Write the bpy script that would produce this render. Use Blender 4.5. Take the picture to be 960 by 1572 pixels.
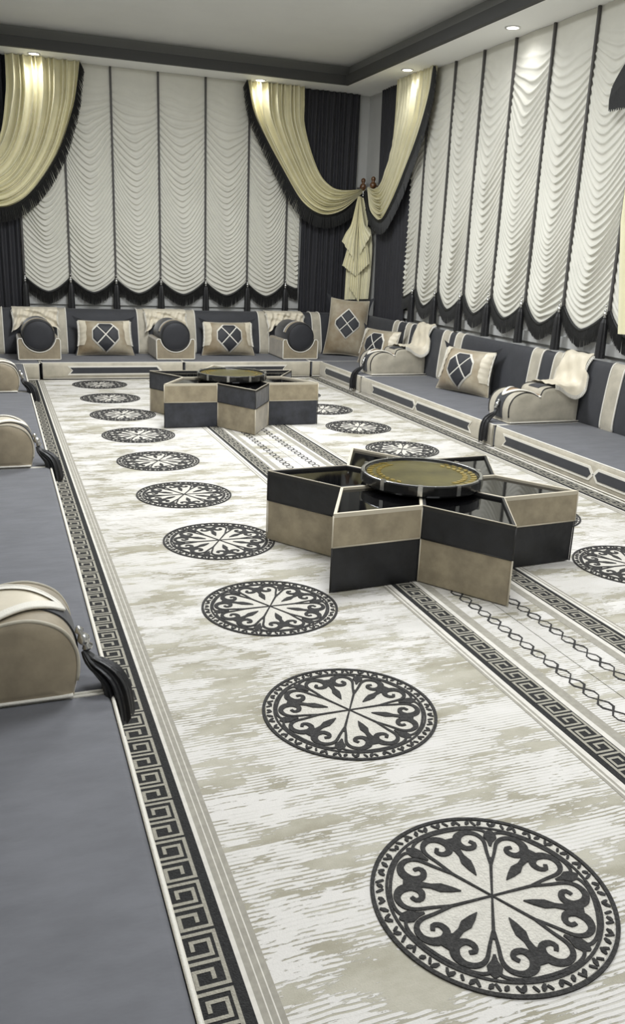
import bpy, bmesh, math, random
import numpy as np
from math import sin, cos, pi, sqrt, radians, hypot
from mathutils import Vector, Matrix

random.seed(7)
rng = np.random.default_rng(7)
S = bpy.context.scene
COL = S.collection
for o in list(bpy.data.objects):
    bpy.data.objects.remove(o)

# ------------------------------------------------------------------ room measures (metres)
XL, XR, YF, YB = -0.80, 5.052, -1.60, 11.757      # walls
ZS, ZC = 3.661, 3.90                              # soffit underside, inner ceiling
SEAT = 0.21

# ------------------------------------------------------------------ camera
F_PX, YAW, PITCH, ROLL, CAM_H = 1293.25, 0.3620, 0.2965, 0.0413, 1.55
fw = Vector((sin(YAW)*cos(PITCH), cos(YAW)*cos(PITCH), -sin(PITCH)))
r0 = Vector((cos(YAW), -sin(YAW), 0))
u0 = r0.cross(fw)
rr = cos(ROLL)*r0 + sin(ROLL)*u0
uu = -sin(ROLL)*r0 + cos(ROLL)*u0
cam = bpy.data.cameras.new('camera')
cam.sensor_fit = 'VERTICAL'
cam.sensor_height = 24.0
cam.lens = F_PX*24.0/1572.0
cam.clip_start = 0.05
co = bpy.data.objects.new('camera', cam)
COL.objects.link(co)
co.matrix_world = Matrix(((rr.x, uu.x, -fw.x, 0), (rr.y, uu.y, -fw.y, 0), (rr.z, uu.z, -fw.z, CAM_H), (0, 0, 0, 1)))
S.camera = co

# ------------------------------------------------------------------ world, lamps, exposure
S.view_settings.view_transform = 'Standard'
S.view_settings.look = 'None'
S.view_settings.gamma = 1.0
S.view_settings.use_curve_mapping = False
S.view_settings.exposure = 0.14
w = bpy.data.worlds.new('world')
S.world = w
w.use_nodes = True
w.node_tree.nodes['Background'].inputs[0].default_value = (0.02, 0.02, 0.022, 1)
w.node_tree.nodes['Background'].inputs[1].default_value = 1.0

LAMP_W, FILL_W = 18.0, 122.0
LAMP_COL = (0.98, 0.985, 1.0)


def spot(x, y):
    l = bpy.data.lights.new('downlight_beam', 'SPOT')
    l.energy = LAMP_W
    l.color = LAMP_COL
    l.spot_size = radians(150)
    l.spot_blend = 1.0
    l.shadow_soft_size = 0.05
    o = bpy.data.objects.new('downlight_beam', l)
    o.location = (x, y, ZS-0.012)
    COL.objects.link(o)
    return o


SEEN_LAMPS = [(0.62, 11.435), (3.39, 11.49), (4.72, 9.93), (4.74, 7.736)]
for x, y in SEEN_LAMPS:
    spot(x, y)
for x, y in [(4.74, 5.54), (4.74, 3.34), (4.74, 1.14), (-0.5, 9.93), (-0.5, 7.74), (-0.5, 5.54), (-0.5, 3.34),
             (-0.5, 1.14), (0.9, -1.2), (3.4, -1.2)]:
    spot(x, y)
for y, wt in ((0.9, 0.55), (4.4, 1.0), (7.9, 1.35)):                          # area lights added under the middle ceiling, above the frame, to brighten the room
    l = bpy.data.lights.new('added_ceiling_fill', 'AREA')
    l.shape = 'RECTANGLE'
    l.size, l.size_y = 1.2, 1.2
    l.energy = FILL_W*wt
    l.color = (0.95, 0.975, 1.0)
    o = bpy.data.objects.new('added_ceiling_fill', l)
    o.location = (2.12, y, ZC-0.03)
    COL.objects.link(o)


# ------------------------------------------------------------------ materials
def lin(c):
    return tuple(((v/255)/12.92 if v/255 <= 0.04045 else ((v/255+0.055)/1.055)**2.4) for v in c)


MATS = {}


def mat(name, rgb, rough=0.7, metal=0.0, sheen=0.0, var=0.0, vscale=6.0, bump=0.0, bscale=60.0, spec=0.5, emit=0.0,
        rgb2=None, stretch=(1, 1, 1), coat=0.0):
    m = bpy.data.materials.new(name)
    m.use_nodes = True
    nt = m.node_tree
    b = nt.nodes['Principled BSDF']
    c = lin(rgb)
    b.inputs['Base Color'].default_value = (*c, 1)
    b.inputs['Roughness'].default_value = rough
    b.inputs['Metallic'].default_value = metal
    b.inputs['Specular IOR Level'].default_value = spec
    b.inputs['Coat Weight'].default_value = coat
    if sheen:
        b.inputs['Sheen Weight'].default_value = sheen
        b.inputs['Sheen Roughness'].default_value = 0.4
    if emit:
        b.inputs['Emission Color'].default_value = (*c, 1)
        b.inputs['Emission Strength'].default_value = emit
    if var or bump:
        tc = nt.nodes.new('ShaderNodeTexCoord')
        mp = nt.nodes.new('ShaderNodeMapping')
        mp.inputs['Scale'].default_value = stretch
        nt.links.new(tc.outputs['Object'], mp.inputs[0])
    if var:
        n = nt.nodes.new('ShaderNodeTexNoise')
        n.inputs['Scale'].default_value = vscale
        n.inputs['Detail'].default_value = 5
        n.inputs['Roughness'].default_value = 0.6
        nt.links.new(mp.outputs[0], n.inputs['Vector'])
        rp = nt.nodes.new('ShaderNodeValToRGB')
        c2 = lin(rgb2) if rgb2 else tuple(v*(1-var) for v in c)
        c1 = c if rgb2 else tuple(min(1, v*(1+var)) for v in c)
        rp.color_ramp.elements[0].position = 0.35
        rp.color_ramp.elements[1].position = 0.65
        rp.color_ramp.elements[0].color = (*c2, 1)
        rp.color_ramp.elements[1].color = (*c1, 1)
        nt.links.new(n.outputs['Fac'], rp.inputs[0])
        nt.links.new(rp.outputs[0], b.inputs['Base Color'])
    if bump:
        n = nt.nodes.new('ShaderNodeTexNoise')
        n.inputs['Scale'].default_value = bscale
        n.inputs['Detail'].default_value = 3
        nt.links.new(mp.outputs[0], n.inputs['Vector'])
        bp = nt.nodes.new('ShaderNodeBump')
        bp.inputs['Strength'].default_value = bump
        bp.inputs['Distance'].default_value = 0.02
        nt.links.new(n.outputs['Fac'], bp.inputs['Height'])
        nt.links.new(bp.outputs[0], b.inputs['Normal'])
    MATS[name] = m
    return m


m_wall = mat('wall_paint', (186, 186, 183), 0.9, var=0.03, vscale=3)
m_ceil = mat('ceiling_paint', (222, 222, 219), 0.9, var=0.02, vscale=2)
m_soffit = mat('soffit_paint', (247, 247, 244), 0.85)
m_lip = mat('charcoal_cornice_paint', (68, 68, 67), 0.8)
m_cove = mat('grey_cove_paint', (136, 136, 133), 0.85)
m_floor = mat('floor_screed', (120, 115, 105), 0.8, var=0.05)
m_seat = mat('blue_grey_seat_fabric', (100, 101, 106), 0.75, sheen=0.15, var=0.10, vscale=5, bump=0.15, bscale=9, stretch=(1, 2.2, 1))
m_navy = mat('charcoal_back_fabric', (54, 55, 59), 0.72, sheen=0.2, var=0.10, vscale=7, bump=0.12, bscale=10)
m_beige = mat('beige_velvet', (180, 173, 156), 0.62, sheen=0.5, var=0.14, vscale=7, bump=0.12, bscale=14)
m_taupe = mat('taupe_velvet', (148, 136, 114), 0.6, sheen=0.5, var=0.16, vscale=8, bump=0.1, bscale=14)
m_cushion = mat('beige_brown_velvet', (184, 175, 154), 0.5, sheen=0.5, var=0.1, vscale=2.6, rgb2=(134, 115, 86), bump=0.15, bscale=9)  # beige velvet passing into brown in large random patches
m_brown = mat('brown_velvet', (140, 112, 78), 0.6, sheen=0.4, var=0.12, vscale=9)
m_cream = mat('cream_braid', (228, 224, 213), 0.75, bump=0.2, bscale=200)
m_throw = mat('cream_satin', (219, 210, 189), 0.42, sheen=0.3, var=0.06, vscale=10)
m_blind = mat('ivory_blind_cloth', (206, 204, 193), 0.6, sheen=0.15, var=0.03, vscale=5)
m_strap = mat('charcoal_ribbon', (78, 76, 74), 0.7)
m_yellow = mat('pale_yellow_satin', (229, 223, 189), 0.45, sheen=0.2, var=0.05, vscale=6)
m_drape = mat('midnight_curtain_cloth', (37, 37, 42), 0.7, sheen=0.15, var=0.08, vscale=6)
m_fringe = mat('black_thread', (38, 38, 37), 0.62, var=0.25, vscale=90)
m_tassel = mat('black_silk_thread', (30, 30, 32), 0.5, var=0.25, vscale=60)
m_silver = mat('silver_bead_metal', (200, 200, 198), 0.25, metal=1.0)
m_wood = mat('varnished_knob_wood', (98, 66, 40), 0.25, coat=0.5)
m_black = mat('black_cylinder_velvet', (40, 41, 46), 0.6, sheen=0.25, var=0.12, vscale=7)
m_glass = mat('black_glass', (7, 7, 8), 0.04, spec=0.6)
m_blkvel = mat('black_crushed_velvet', (20, 21, 25), 0.38, sheen=0.12, var=0.5, vscale=11, bump=0.35, bscale=8)
m_slatevel = mat('slate_crushed_velvet', (52, 54, 61), 0.42, sheen=0.3, var=0.35, vscale=11, bump=0.35, bscale=8)
m_tan = mat('tan_crushed_velvet', (158, 146, 122), 0.5, sheen=0.5, var=0.2, vscale=9, bump=0.3, bscale=8)
m_rim = mat('champagne_edging', (205, 196, 176), 0.5)
m_darkrim = mat('dark_edging', (40, 39, 38), 0.5)
m_gold = mat('brushed_gold_plate', (104, 97, 56), 0.34, metal=0.6, var=0.3, vscale=5)
m_leaf = mat('gold_leaf_metal', (228, 205, 120), 0.25, metal=1.0)
m_traywall = mat('black_tray_lacquer', (24, 24, 24), 0.2, coat=0.3)
m_pile = mat('black_carpet_pile', (43, 43, 43), 0.95, var=0.35, vscale=160, bump=0.5, bscale=220)
m_keyline = mat('light_grey_key_pile', (166, 162, 149), 0.95, var=0.12, vscale=120, bump=0.4, bscale=220)
m_medal = mat('dark_medallion_pile', (58, 57, 56), 0.95, var=0.4, vscale=120, bump=0.5, bscale=220)
m_medbase = mat('cream_medallion_pile', (212, 208, 198), 0.95, var=0.07, vscale=70, bump=0.5, bscale=150)
m_medband = mat('ring_pile', (190, 187, 178), 0.95, var=0.35, vscale=50, rgb2=(110, 108, 104))
m_grey = mat('grey_stripe_pile', (158, 154, 143), 0.95, var=0.1, vscale=40)
m_white = mat('white_stripe_pile', (214, 210, 201), 0.95, var=0.06, vscale=40)
m_lamp = mat('lit_lamp_lens', (255, 250, 240), 0.5, emit=6.0)
m_lampring = mat('white_lamp_ring', (235, 235, 232), 0.4)


def carpet_material():
    m = bpy.data.materials.new('distressed_carpet')
    m.use_nodes = True
    nt = m.node_tree
    N, L = nt.nodes.new, nt.links.new
    b = nt.nodes['Principled BSDF']
    b.inputs['Roughness'].default_value = 0.95
    b.inputs['Specular IOR Level'].default_value = 0.15
    tc = N('ShaderNodeTexCoord')

    def noise(scale, sx, sy, detail=6, rough=0.6, off=0.0):
        mp = N('ShaderNodeMapping')
        mp.inputs['Scale'].default_value = (sx, sy, 1)
        mp.inputs['Location'].default_value = (off, off*1.7, 0)
        L(tc.outputs['Object'], mp.inputs[0])
        n = N('ShaderNodeTexNoise')
        n.inputs['Scale'].default_value = scale
        n.inputs['Detail'].default_value = detail
        n.inputs['Roughness'].default_value = rough
        L(mp.outputs[0], n.inputs['Vector'])
        return n.outputs['Fac']

    def math_(op, a, b_=None, c=None):
        n = N('ShaderNodeMath')
        n.operation = op
        for i, v in enumerate((a, b_, c)):
            if v is None:
                continue
            if isinstance(v, (int, float)):
                n.inputs[i].default_value = v
            else:
                L(v, n.inputs[i])
        return n.outputs[0]

    def step(v, e0, e1):
        n = N('ShaderNodeMapRange')
        n.interpolation_type = 'SMOOTHSTEP'
        n.inputs['From Min'].default_value = e0
        n.inputs['From Max'].default_value = e1
        L(v, n.inputs['Value'])
        return n.outputs[0]

    sep = N('ShaderNodeSeparateXYZ')
    L(tc.outputs['Object'], sep.inputs[0])
    wob = noise(5, 1.0, 1.0, 3, 0.5, 3.1)
    rib = math_('SINE', math_('ADD', math_('MULTIPLY', sep.outputs[1], 2*pi/0.0145), math_('MULTIPLY', wob, 9.0)))
    patch = noise(2.6, 0.8, 2.2, 9, 0.66)           # big worn patches, longer across the roll
    tear = noise(14, 0.55, 2.2, 8, 0.7, 7.7)        # torn edges
    zone = noise(1.6, 0.9, 1.6, 4, 0.6, 21.0)       # zones where ribs show
    v = math_('ADD', patch, math_('MULTIPLY', math_('SUBTRACT', tear, 0.5), 0.55))
    solid = step(v, 0.51, 0.53)                    # cream pile
    half = step(v, 0.44, 0.455)                     # ribbed zone
    ribm = step(rib, -0.75, -0.15)
    zz = step(zone, 0.42, 0.56)
    ribzone = math_('MULTIPLY', math_('MULTIPLY', half, ribm), 1.0)
    groove = math_('SUBTRACT', 1.0, math_('MULTIPLY', math_('SUBTRACT', 1.0, ribm), math_('MULTIPLY', zz, 0.45)))
    cream = math_('MAXIMUM', math_('MULTIPLY', solid, groove), ribzone)
    speck = noise(260, 1, 1, 2)
    tint = noise(2.5, 1.0, 2.0, 5, 0.6, 40)
    mixb = N('ShaderNodeMix')
    mixb.data_type = 'RGBA'
    mixb.inputs[6].default_value = (*lin((158, 153, 136)), 1)
    mixb.inputs[7].default_value = (*lin((186, 182, 168)), 1)
    L(step(tint, 0.35, 0.65), mixb.inputs[0])
    mix = N('ShaderNodeMix')
    mix.data_type = 'RGBA'
    L(mixb.outputs[2], mix.inputs[6])
    mix.inputs[7].default_value = (*lin((216, 213, 208)), 1)
    L(cream, mix.inputs[0])
    hsv = N('ShaderNodeHueSaturation')
    L(mix.outputs[2], hsv.inputs['Color'])
    L(math_('ADD', math_('MULTIPLY', speck, 0.16), 0.92), hsv.inputs['Value'])
    L(hsv.outputs[0], b.inputs['Base Color'])
    bp = N('ShaderNodeBump')
    bp.inputs['Strength'].default_value = 0.5
    bp.inputs['Distance'].default_value = 0.006
    L(math_('ADD', cream, math_('MULTIPLY', speck, 0.3)), bp.inputs['Height'])
    L(bp.outputs[0], b.inputs['Normal'])
    return m


m_carpet = carpet_material()


# ------------------------------------------------------------------ helpers
def ob(name, V, Fc, m, parent=None, smooth=False, kind=None, mesh=None):
    if mesh is None:
        mesh = bpy.data.meshes.new(name)
        mesh.from_pydata([tuple(v) for v in V], [], [tuple(f) for f in Fc])
        if m:
            mesh.materials.append(m)
        if smooth:
            mesh.polygons.foreach_set('use_smooth', [True]*len(mesh.polygons))
        mesh.update()
    o = bpy.data.objects.new(name, mesh)
    COL.objects.link(o)
    if parent:
        o.parent = parent
    if kind:
        o['kind'] = kind
    return o


def tag(o, label, cat, group=None):
    o['label'] = label
    o['category'] = cat
    if group:
        o['group'] = group
    return o


def root(name, label, cat, loc=(0, 0, 0), rz=0.0, group=None, rot=None):
    o = bpy.data.objects.new(name, None)
    o.empty_display_size = 0.1
    o.location = loc
    o.rotation_euler = rot if rot else (0, 0, rz)
    COL.objects.link(o)
    return tag(o, label, cat, group)


def kids(o):
    return [c for c in COL.objects if c.parent == o]


def copy_tree(o, parent=None):
    c = o.copy()
    COL.objects.link(c)
    if parent:
        c.parent = parent
    for ch in kids(o):
        copy_tree(ch, c)
    return c


class MB:
    def __init__(self):
        self.v, self.f = [], []

    def add(self, V, Fc):
        n = len(self.v)
        self.v += [tuple(p) for p in V]
        self.f += [tuple(i+n for i in f) for f in Fc]
        return self

    def box(self, x0, y0, z0, x1, y1, z1):
        return self.add([(x0, y0, z0), (x1, y0, z0), (x1, y1, z0), (x0, y1, z0), (x0, y0, z1), (x1, y0, z1), (x1, y1, z1), (x0, y1, z1)],
                        [(0, 3, 2, 1), (4, 5, 6, 7), (0, 1, 5, 4), (1, 2, 6, 5), (2, 3, 7, 6), (3, 0, 4, 7)])

    def prism(self, poly, fn):
        """poly of 2-D points, fn(p, k) maps to 3-D for the back (k=0) and the front (k=1)"""
        n = len(poly)
        V = [fn(p, 0) for p in poly]+[fn(p, 1) for p in poly]
        Fc = [tuple(range(n-1, -1, -1)), tuple(range(n, 2*n))]
        Fc += [(i, (i+1) % n, n+(i+1) % n, n+i) for i in range(n)]
        return self.add(V, Fc)

    def tube(self, P, r, n=6, closed=False, cap=True):
        P = [Vector(p) for p in P]
        R = r if isinstance(r, (list, tuple)) else [r]*len(P)
        V, Fc = [], []
        up = None
        m = len(P)
        for i, p in enumerate(P):
            if closed:
                t = P[(i+1) % m]-P[i-1]
            else:
                t = P[min(i+1, m-1)]-P[max(i-1, 0)]
            t = t.normalized() if t.length > 1e-9 else Vector((0, 0, 1))
            if up is None:
                up = Vector((0, 0, 1)) if abs(t.z) < 0.9 else Vector((1, 0, 0))
            s = t.cross(up)
            if s.length < 1e-6:
                s = t.cross(Vector((1, 0.3, 0)))
            s.normalize()
            up = s.cross(t).normalized()
            for k in range(n):
                a = 2*pi*k/n
                V.append(p+(s*cos(a)+up*sin(a))*R[i])
        for i in range(m if closed else m-1):
            j = (i+1) % m
            for k in range(n):
                l = (k+1) % n
                Fc.append((i*n+k, i*n+l, j*n+l, j*n+k))
        if cap and not closed:
            Fc.append(tuple(range(n-1, -1, -1)))
            Fc.append(tuple((m-1)*n+k for k in range(n)))
        return self.add(V, Fc)

    def lathe(self, prof, n=20, cx=0, cy=0, cz=0, flute=0.0, nf=0, cap=True):
        V, Fc = [], []
        for (r, z) in prof:
            for k in range(n):
                a = 2*pi*k/n
                q = r*(1+flute*cos(nf*a))
                V.append((cx+q*cos(a), cy+q*sin(a), cz+z))
        for i in range(len(prof)-1):
            for k in range(n):
                l = (k+1) % n
                Fc.append((i*n+k, i*n+l, (i+1)*n+l, (i+1)*n+k))
        if cap:
            Fc.append(tuple(range(n-1, -1, -1)))
            Fc.append(tuple((len(prof)-1)*n+k for k in range(n)))
        return self.add(V, Fc)

    def grid(self, P):
        """P[i][j] points"""
        r, c = len(P), len(P[0])
        V = [q for row in P for q in row]
        Fc = [(i*c+j, i*c+j+1, (i+1)*c+j+1, (i+1)*c+j) for i in range(r-1) for j in range(c-1)]
        return self.add(V, Fc)

    def build(self, name, m, parent=None, smooth=False, kind=None):
        return ob(name, self.v, self.f, m, parent, smooth, kind)


def spline(P, n):
    """Catmull-Rom through P, resampled to n points of equal arc length"""
    P = np.array(P, float)
    Q = np.vstack([2*P[0]-P[1], P, 2*P[-1]-P[-2]])
    out = []
    for i in range(1, len(Q)-2):
        for t in np.linspace(0, 1, 24, endpoint=False):
            a, b, c, d = Q[i-1], Q[i], Q[i+1], Q[i+2]
            out.append(0.5*((2*b)+(-a+c)*t+(2*a-5*b+4*c-d)*t*t+(-a+3*b-3*c+d)*t**3))
    out.append(P[-1])
    out = np.array(out)
    s = np.concatenate([[0], np.cumsum(np.linalg.norm(np.diff(out, axis=0), axis=1))])
    u = np.linspace(0, s[-1], n)
    return np.stack([np.interp(u, s, out[:, k]) for k in range(P.shape[1])], 1)


def rounded_box(name, x0, y0, z0, x1, y1, z1, r, m, parent=None, seg=3, crown=0.0):
    bm = bmesh.new()
    bmesh.ops.create_cube(bm, size=1)
    for v in bm.verts:
        v.co = ((x0+x1)/2+v.co.x*(x1-x0), (y0+y1)/2+v.co.y*(y1-y0), (z0+z1)/2+v.co.z*(z1-z0))
    bmesh.ops.bevel(bm, geom=list(bm.edges), offset=r, segments=seg, affect='EDGES', profile=0.5)
    me = bpy.data.meshes.new(name)
    bm.to_mesh(me)
    bm.free()
    me.materials.append(m)
    me.polygons.foreach_set('use_smooth', [True]*len(me.polygons))
    me.update()
    return ob(name, None, None, None, parent, mesh=me)


def clip(poly, a, b, c):
    """keep a*x+b*y<=c"""
    out = []
    for i in range(len(poly)):
        p, q = poly[i], poly[(i+1) % len(poly)]
        dp, dq = a*p[0]+b*p[1]-c, a*q[0]+b*q[1]-c
        if dp <= 0:
            out.append(p)
        if dp*dq < 0:
            t = dp/(dp-dq)
            out.append((p[0]+t*(q[0]-p[0]), p[1]+t*(q[1]-p[1])))
    return out


def map_poly(mb, poly, fn, rings=4, sub=5):
    """a convex polygon laid on a curved surface fn(a, b)"""
    cx = sum(p[0] for p in poly)/len(poly)
    cy = sum(p[1] for p in poly)/len(poly)
    E = []
    for i in range(len(poly)):
        p, q = poly[i], poly[(i+1) % len(poly)]
        for k in range(sub):
            t = k/sub
            E.append((p[0]+t*(q[0]-p[0]), p[1]+t*(q[1]-p[1])))
    n = len(E)
    V = [fn(cx, cy)]
    Fc = []
    for r in range(1, rings+1):
        k = r/rings
        V += [fn(cx+(e[0]-cx)*k, cy+(e[1]-cy)*k) for e in E]
    V += [fn(e[0], e[1], True) for e in E]           # skirt
    for i in range(n):
        j = (i+1) % n
        Fc.append((0, 1+i, 1+j))
        for r in range(rings):
            Fc.append((1+r*n+i, 1+(r+1)*n+i, 1+(r+1)*n+j, 1+r*n+j))
    mb.add(V, Fc)


# ------------------------------------------------------------------ the room
def plane(name, V, m):
    return ob(name, V, [(0, 1, 2, 3)], m, kind='structure')


def slab(name, x0, y0, z0, x1, y1, z1, m):
    return MB().box(x0, y0, z0, x1, y1, z1).build(name, m, kind='structure')


slab('floor', XL-0.2, YF-0.2, -0.12, XR+0.2, YB+0.2, 0.0, m_floor)
slab('wall_back', XL-0.2, YB, 0, XR+0.2, YB+0.2, ZC+0.1, m_wall)
slab('wall_right', XR, YF-0.2, 0, XR+0.2, YB, ZC+0.1, m_wall)
slab('wall_left', XL-0.2, YF-0.2, 0, XL, YB, ZC+0.1, m_wall)
slab('wall_front', XL, YF-0.2, 0, XR, YF, ZC+0.1, m_wall)
slab('ceiling', XL-0.2, YF-0.2, ZC, XR+0.2, YB+0.2, ZC+0.15, m_ceil)


def ring(name, o, i, z0, z1, m):
    """rectangular ring between outer rect o and inner rect i = (x0, y0, x1, y1)"""
    mb = MB()
    (a, b, c, d), (e, f, g, h) = o, i
    O = [(a, b), (c, b), (c, d), (a, d)]
    I = [(e, f), (g, f), (g, h), (e, h)]
    V = [(*p, z0) for p in O]+[(*p, z0) for p in I]+[(*p, z1) for p in O]+[(*p, z1) for p in I]
    Fc = []
    for k in range(4):
        l = (k+1) % 4
        Fc += [(k, 4+k, 4+l, l), (8+k, 8+l, 12+l, 12+k), (4+k, 12+k, 12+l, 4+l), (k, l, 8+l, 8+k)]
    return mb.add(V, Fc).build(name, m, kind='structure')


XF0, XF1, YF0, YF1 = XL+0.616, 4.436, YF+0.6, 11.160
ring('trim_1', (XL, YF, XR, YB), (XF0-0.012, YF0-0.012, XF1+0.012, YF1+0.012), ZS, ZS+0.05, m_soffit)      # soffit underside
ring('trim_2', (XF0-0.06, YF0-0.06, XF1+0.06, YF1+0.06), (XF0, YF0, XF1, YF1), ZS-0.001, 3.770, m_lip)        # dark cornice
ring('trim_3', (XL, YF, XR, YB), (XF0-0.10, YF0-0.10, XF1+0.10, YF1+0.14), 3.712, ZC, m_cove)                  # grey cove
slab('trim_4', 0.2, YB-0.03, 0.80, 4.2, YB, 0.90, m_wall)                                                    # ledge under the blind
slab('trim_5', XR-0.03, 2.0, 0.80, XR, 10.4, 0.90, m_wall)
slab('baseboard_back', XL, YB-0.015, 0, XR, YB, 0.08, m_soffit)
slab('baseboard_right', XR-0.015, YF, 0, XR, YB-0.02, 0.08, m_soffit)

# ------------------------------------------------------------------ ceiling downlights
LAMP_LABELS = ['recessed round ceiling lamp above the left swag of the back wall',
               'recessed round ceiling lamp above the swag next to the corner on the back wall',
               'recessed round ceiling lamp above the right wall, the one nearer the corner',
               'recessed round ceiling lamp above the right wall, the one farther from the corner']
for (x, y), lab in zip(SEEN_LAMPS, LAMP_LABELS):
    t = root('ceiling_downlight', lab, 'ceiling lamp', (x, y, ZS), group='recessed ceiling lamps')
    MB().lathe([(0.055, -0.001), (0.072, -0.001), (0.075, -0.007), (0.056, -0.008)], 28, cap=False).build('trim_ring', m_lampring, t, True)
    MB().lathe([(0.054, 0.0), (0.055, -0.006), (0.04, -0.008)], 28).build('lens', m_lamp, t)

# ------------------------------------------------------------------ carpets
SEAM = 2.123
BAND = [(0.292, 0.421)]


STROKE = 0


def ribbon(mb, P, W, z0, z1, closed=False):
    """flat stroke of varying width on the floor with low side walls"""
    global STROKE
    STROKE = (STROKE+1) % 40
    z1 = z1+STROKE*0.000015
    P = np.array(P, float)
    n = len(P)
    T = np.zeros_like(P)
    for i in range(n):
        a = P[(i-1) % n] if closed else P[max(i-1, 0)]
        b = P[(i+1) % n] if closed else P[min(i+1, n-1)]
        d = b-a
        T[i] = d/(np.linalg.norm(d)+1e-9)
    Nn = np.stack([-T[:, 1], T[:, 0]], 1)
    W = np.array(W if hasattr(W, '__len__') else [W]*n)[:, None]/2
    A, B = P+Nn*W, P-Nn*W
    V = [(*p, z1) for p in A]+[(*p, z1) for p in B]+[(*p, z0) for p in A]+[(*p, z0) for p in B]
    Fc = []
    for i in range(n if closed else n-1):
        j = (i+1) % n
        Fc += [(i, n+i, n+j, j), (i, j, 2*n+j, 2*n+i), (n+i, 3*n+i, 3*n+j, n+j)]
    if not closed:
        Fc += [(0, 2*n, 3*n, n), (n-1, 2*n-1, 4*n-1, 3*n-1)]
    mb.add(V, Fc)


def key_band(x0, x1, y0, y1, flip, parent):
    """dark border with a light greek key; flip puts the plain dark strip on the left"""
    band = MB().box(x0, y0, 0.006, x1, y1, 0.0085).build('border_band', m_pile, parent)
    wd = x1-x0
    kx0, kw = (x0+0.030*wd/0.129, 0.088*wd/0.129) if flip else (x0+0.011*wd/0.129, 0.088*wd/0.129)
    per = 0.086
    mb = MB()
    lw = 0.0098
    n = int((y1-y0)/per)
    for k in range(n):
        yt = y1-k*per                                  # meander tiles, turned left and right in turn
        left = (k % 2 == 0) ^ flip

        def q(l, c):
            c = 1-c if left else c
            return (kx0+c*kw, yt-l*per)
        for si, (a, b) in enumerate([((0, 0), (0, 1)), ((0, 1), (1, 1)), ((0, 0), (0.78, 0)), ((0.78, 0), (0.78, 0.8)), ((0.78, 0.8), (0.27, 0.8)),
                     ((0.27, 0.8), (0.27, 0.33)), ((0.27, 0.33), (0.53, 0.33))]):
            p, r = q(*a), q(*b)
            X0, X1 = min(p[0], r[0])-lw/2, max(p[0], r[0])+lw/2
            Y0, Y1 = min(p[1], r[1])-lw/2, max(p[1], r[1])+lw/2
            zk = 0.0094+0.00004*(si+7*(k % 2))
            mb.add([(X0, Y0, zk), (X1, Y0, zk), (X1, Y1, zk), (X0, Y1, zk)], [(0, 1, 2, 3)])
    mb.build('key_line', m_keyline, band)


def medallion_meshes():
    base, mot = MB(), MB()
    R = 0.3106
    base.lathe([(0.955*R, 0.006), (0.955*R, 0.0078), (0.0, 0.0078)], 96)
    z0, z1 = 0.0075, 0.0108
    circ = lambda r, n=96: [(r*R*cos(2*pi*i/n), r*R*sin(2*pi*i/n)) for i in range(n)]
    ribbon(mot, circ(0.982), 0.034*R, z0-0.001, z1, True)
    ribbon(mot, circ(0.862), 0.024*R, z0, z1, True)
    for k in range(88):                               # small marks inside the ring, no two alike
        a = 2*pi*(k+0.25*sin(k*2.4))/88
        L = 0.026+0.014*((k*7) % 5)/5
        d = (1 if k % 2 else -1)*0.55
        c, s = cos(a), sin(a)
        rm = 0.920+0.006*sin(k*3.3)
        p = [(rm*R*c-L*R*(c*cos(d)-s*sin(d)), rm*R*s-L*R*(s*cos(d)+c*sin(d))), (rm*R*c, rm*R*s),
             (rm*R*c+L*R*(c*cos(d)-s*sin(d)), rm*R*s+L*R*(s*cos(d)+c*sin(d)))]
        ribbon(mot, p, [0.018*R, (0.026 if k % 2 else 0.042)*R, 0.018*R], z0, z1)
    for k in range(6):
        th = k*pi/3
        def rot(P, mir=1, a=0.0):
            return [((x*cos(th+a)-mir*y*sin(th+a))*R, (x*sin(th+a)+mir*y*cos(th+a))*R) for x, y in P]
        # spoke and its blob, at angles 0, 60, ...
        ribbon(mot, rot([(0.0, 0), (0.35, 0), (0.47, 0)]), [0.016*R, 0.026*R, 0.03*R], z0, z1)
        ribbon(mot, rot([(0.62, 0), (0.68, 0), (0.74, 0), (0.80, 0), (0.84, 0)]), [0.02*R, 0.05*R, 0.12*R, 0.10*R, 0.02*R], z0, z1)
        # petal, centred 30 degrees further on
        A = pi/6
        for mir in (1, -1):
            heart = spline([(0.34, 0.190), (0.48, 0.240), (0.62, 0.290), (0.715, 0.268), (0.765, 0.185), (0.74, 0.095), (0.66, 0.05),
                            (0.58, 0.080), (0.565, 0.150), (0.605, 0.188), (0.65, 0.160)], 40)
            W = np.interp(np.linspace(0, 1, 40), [0, 0.3, 0.5, 0.65, 0.85, 1], [0.022, 0.034, 0.055, 0.08, 0.055, 0.035])*R
            ribbon(mot, rot(heart, mir, A), W, z0, z1)
            sc = spline([(0.655, 0.355), (0.725, 0.362), (0.785, 0.285), (0.822, 0.15), (0.832, 0.0)], 20)
            ribbon(mot, rot(sc, mir, A), 0.028*R, z0, z1)
        ribbon(mot, rot([(0.25, 0), (0.33, 0), (0.42, 0), (0.50, 0), (0.57, 0), (0.63, 0), (0.73, 0)], 1, A),
               [0.006*R, 0.06*R, 0.095*R, 0.05*R, 0.06*R, 0.15*R, 0.10*R], z0, z1)
    return base, mot


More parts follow.
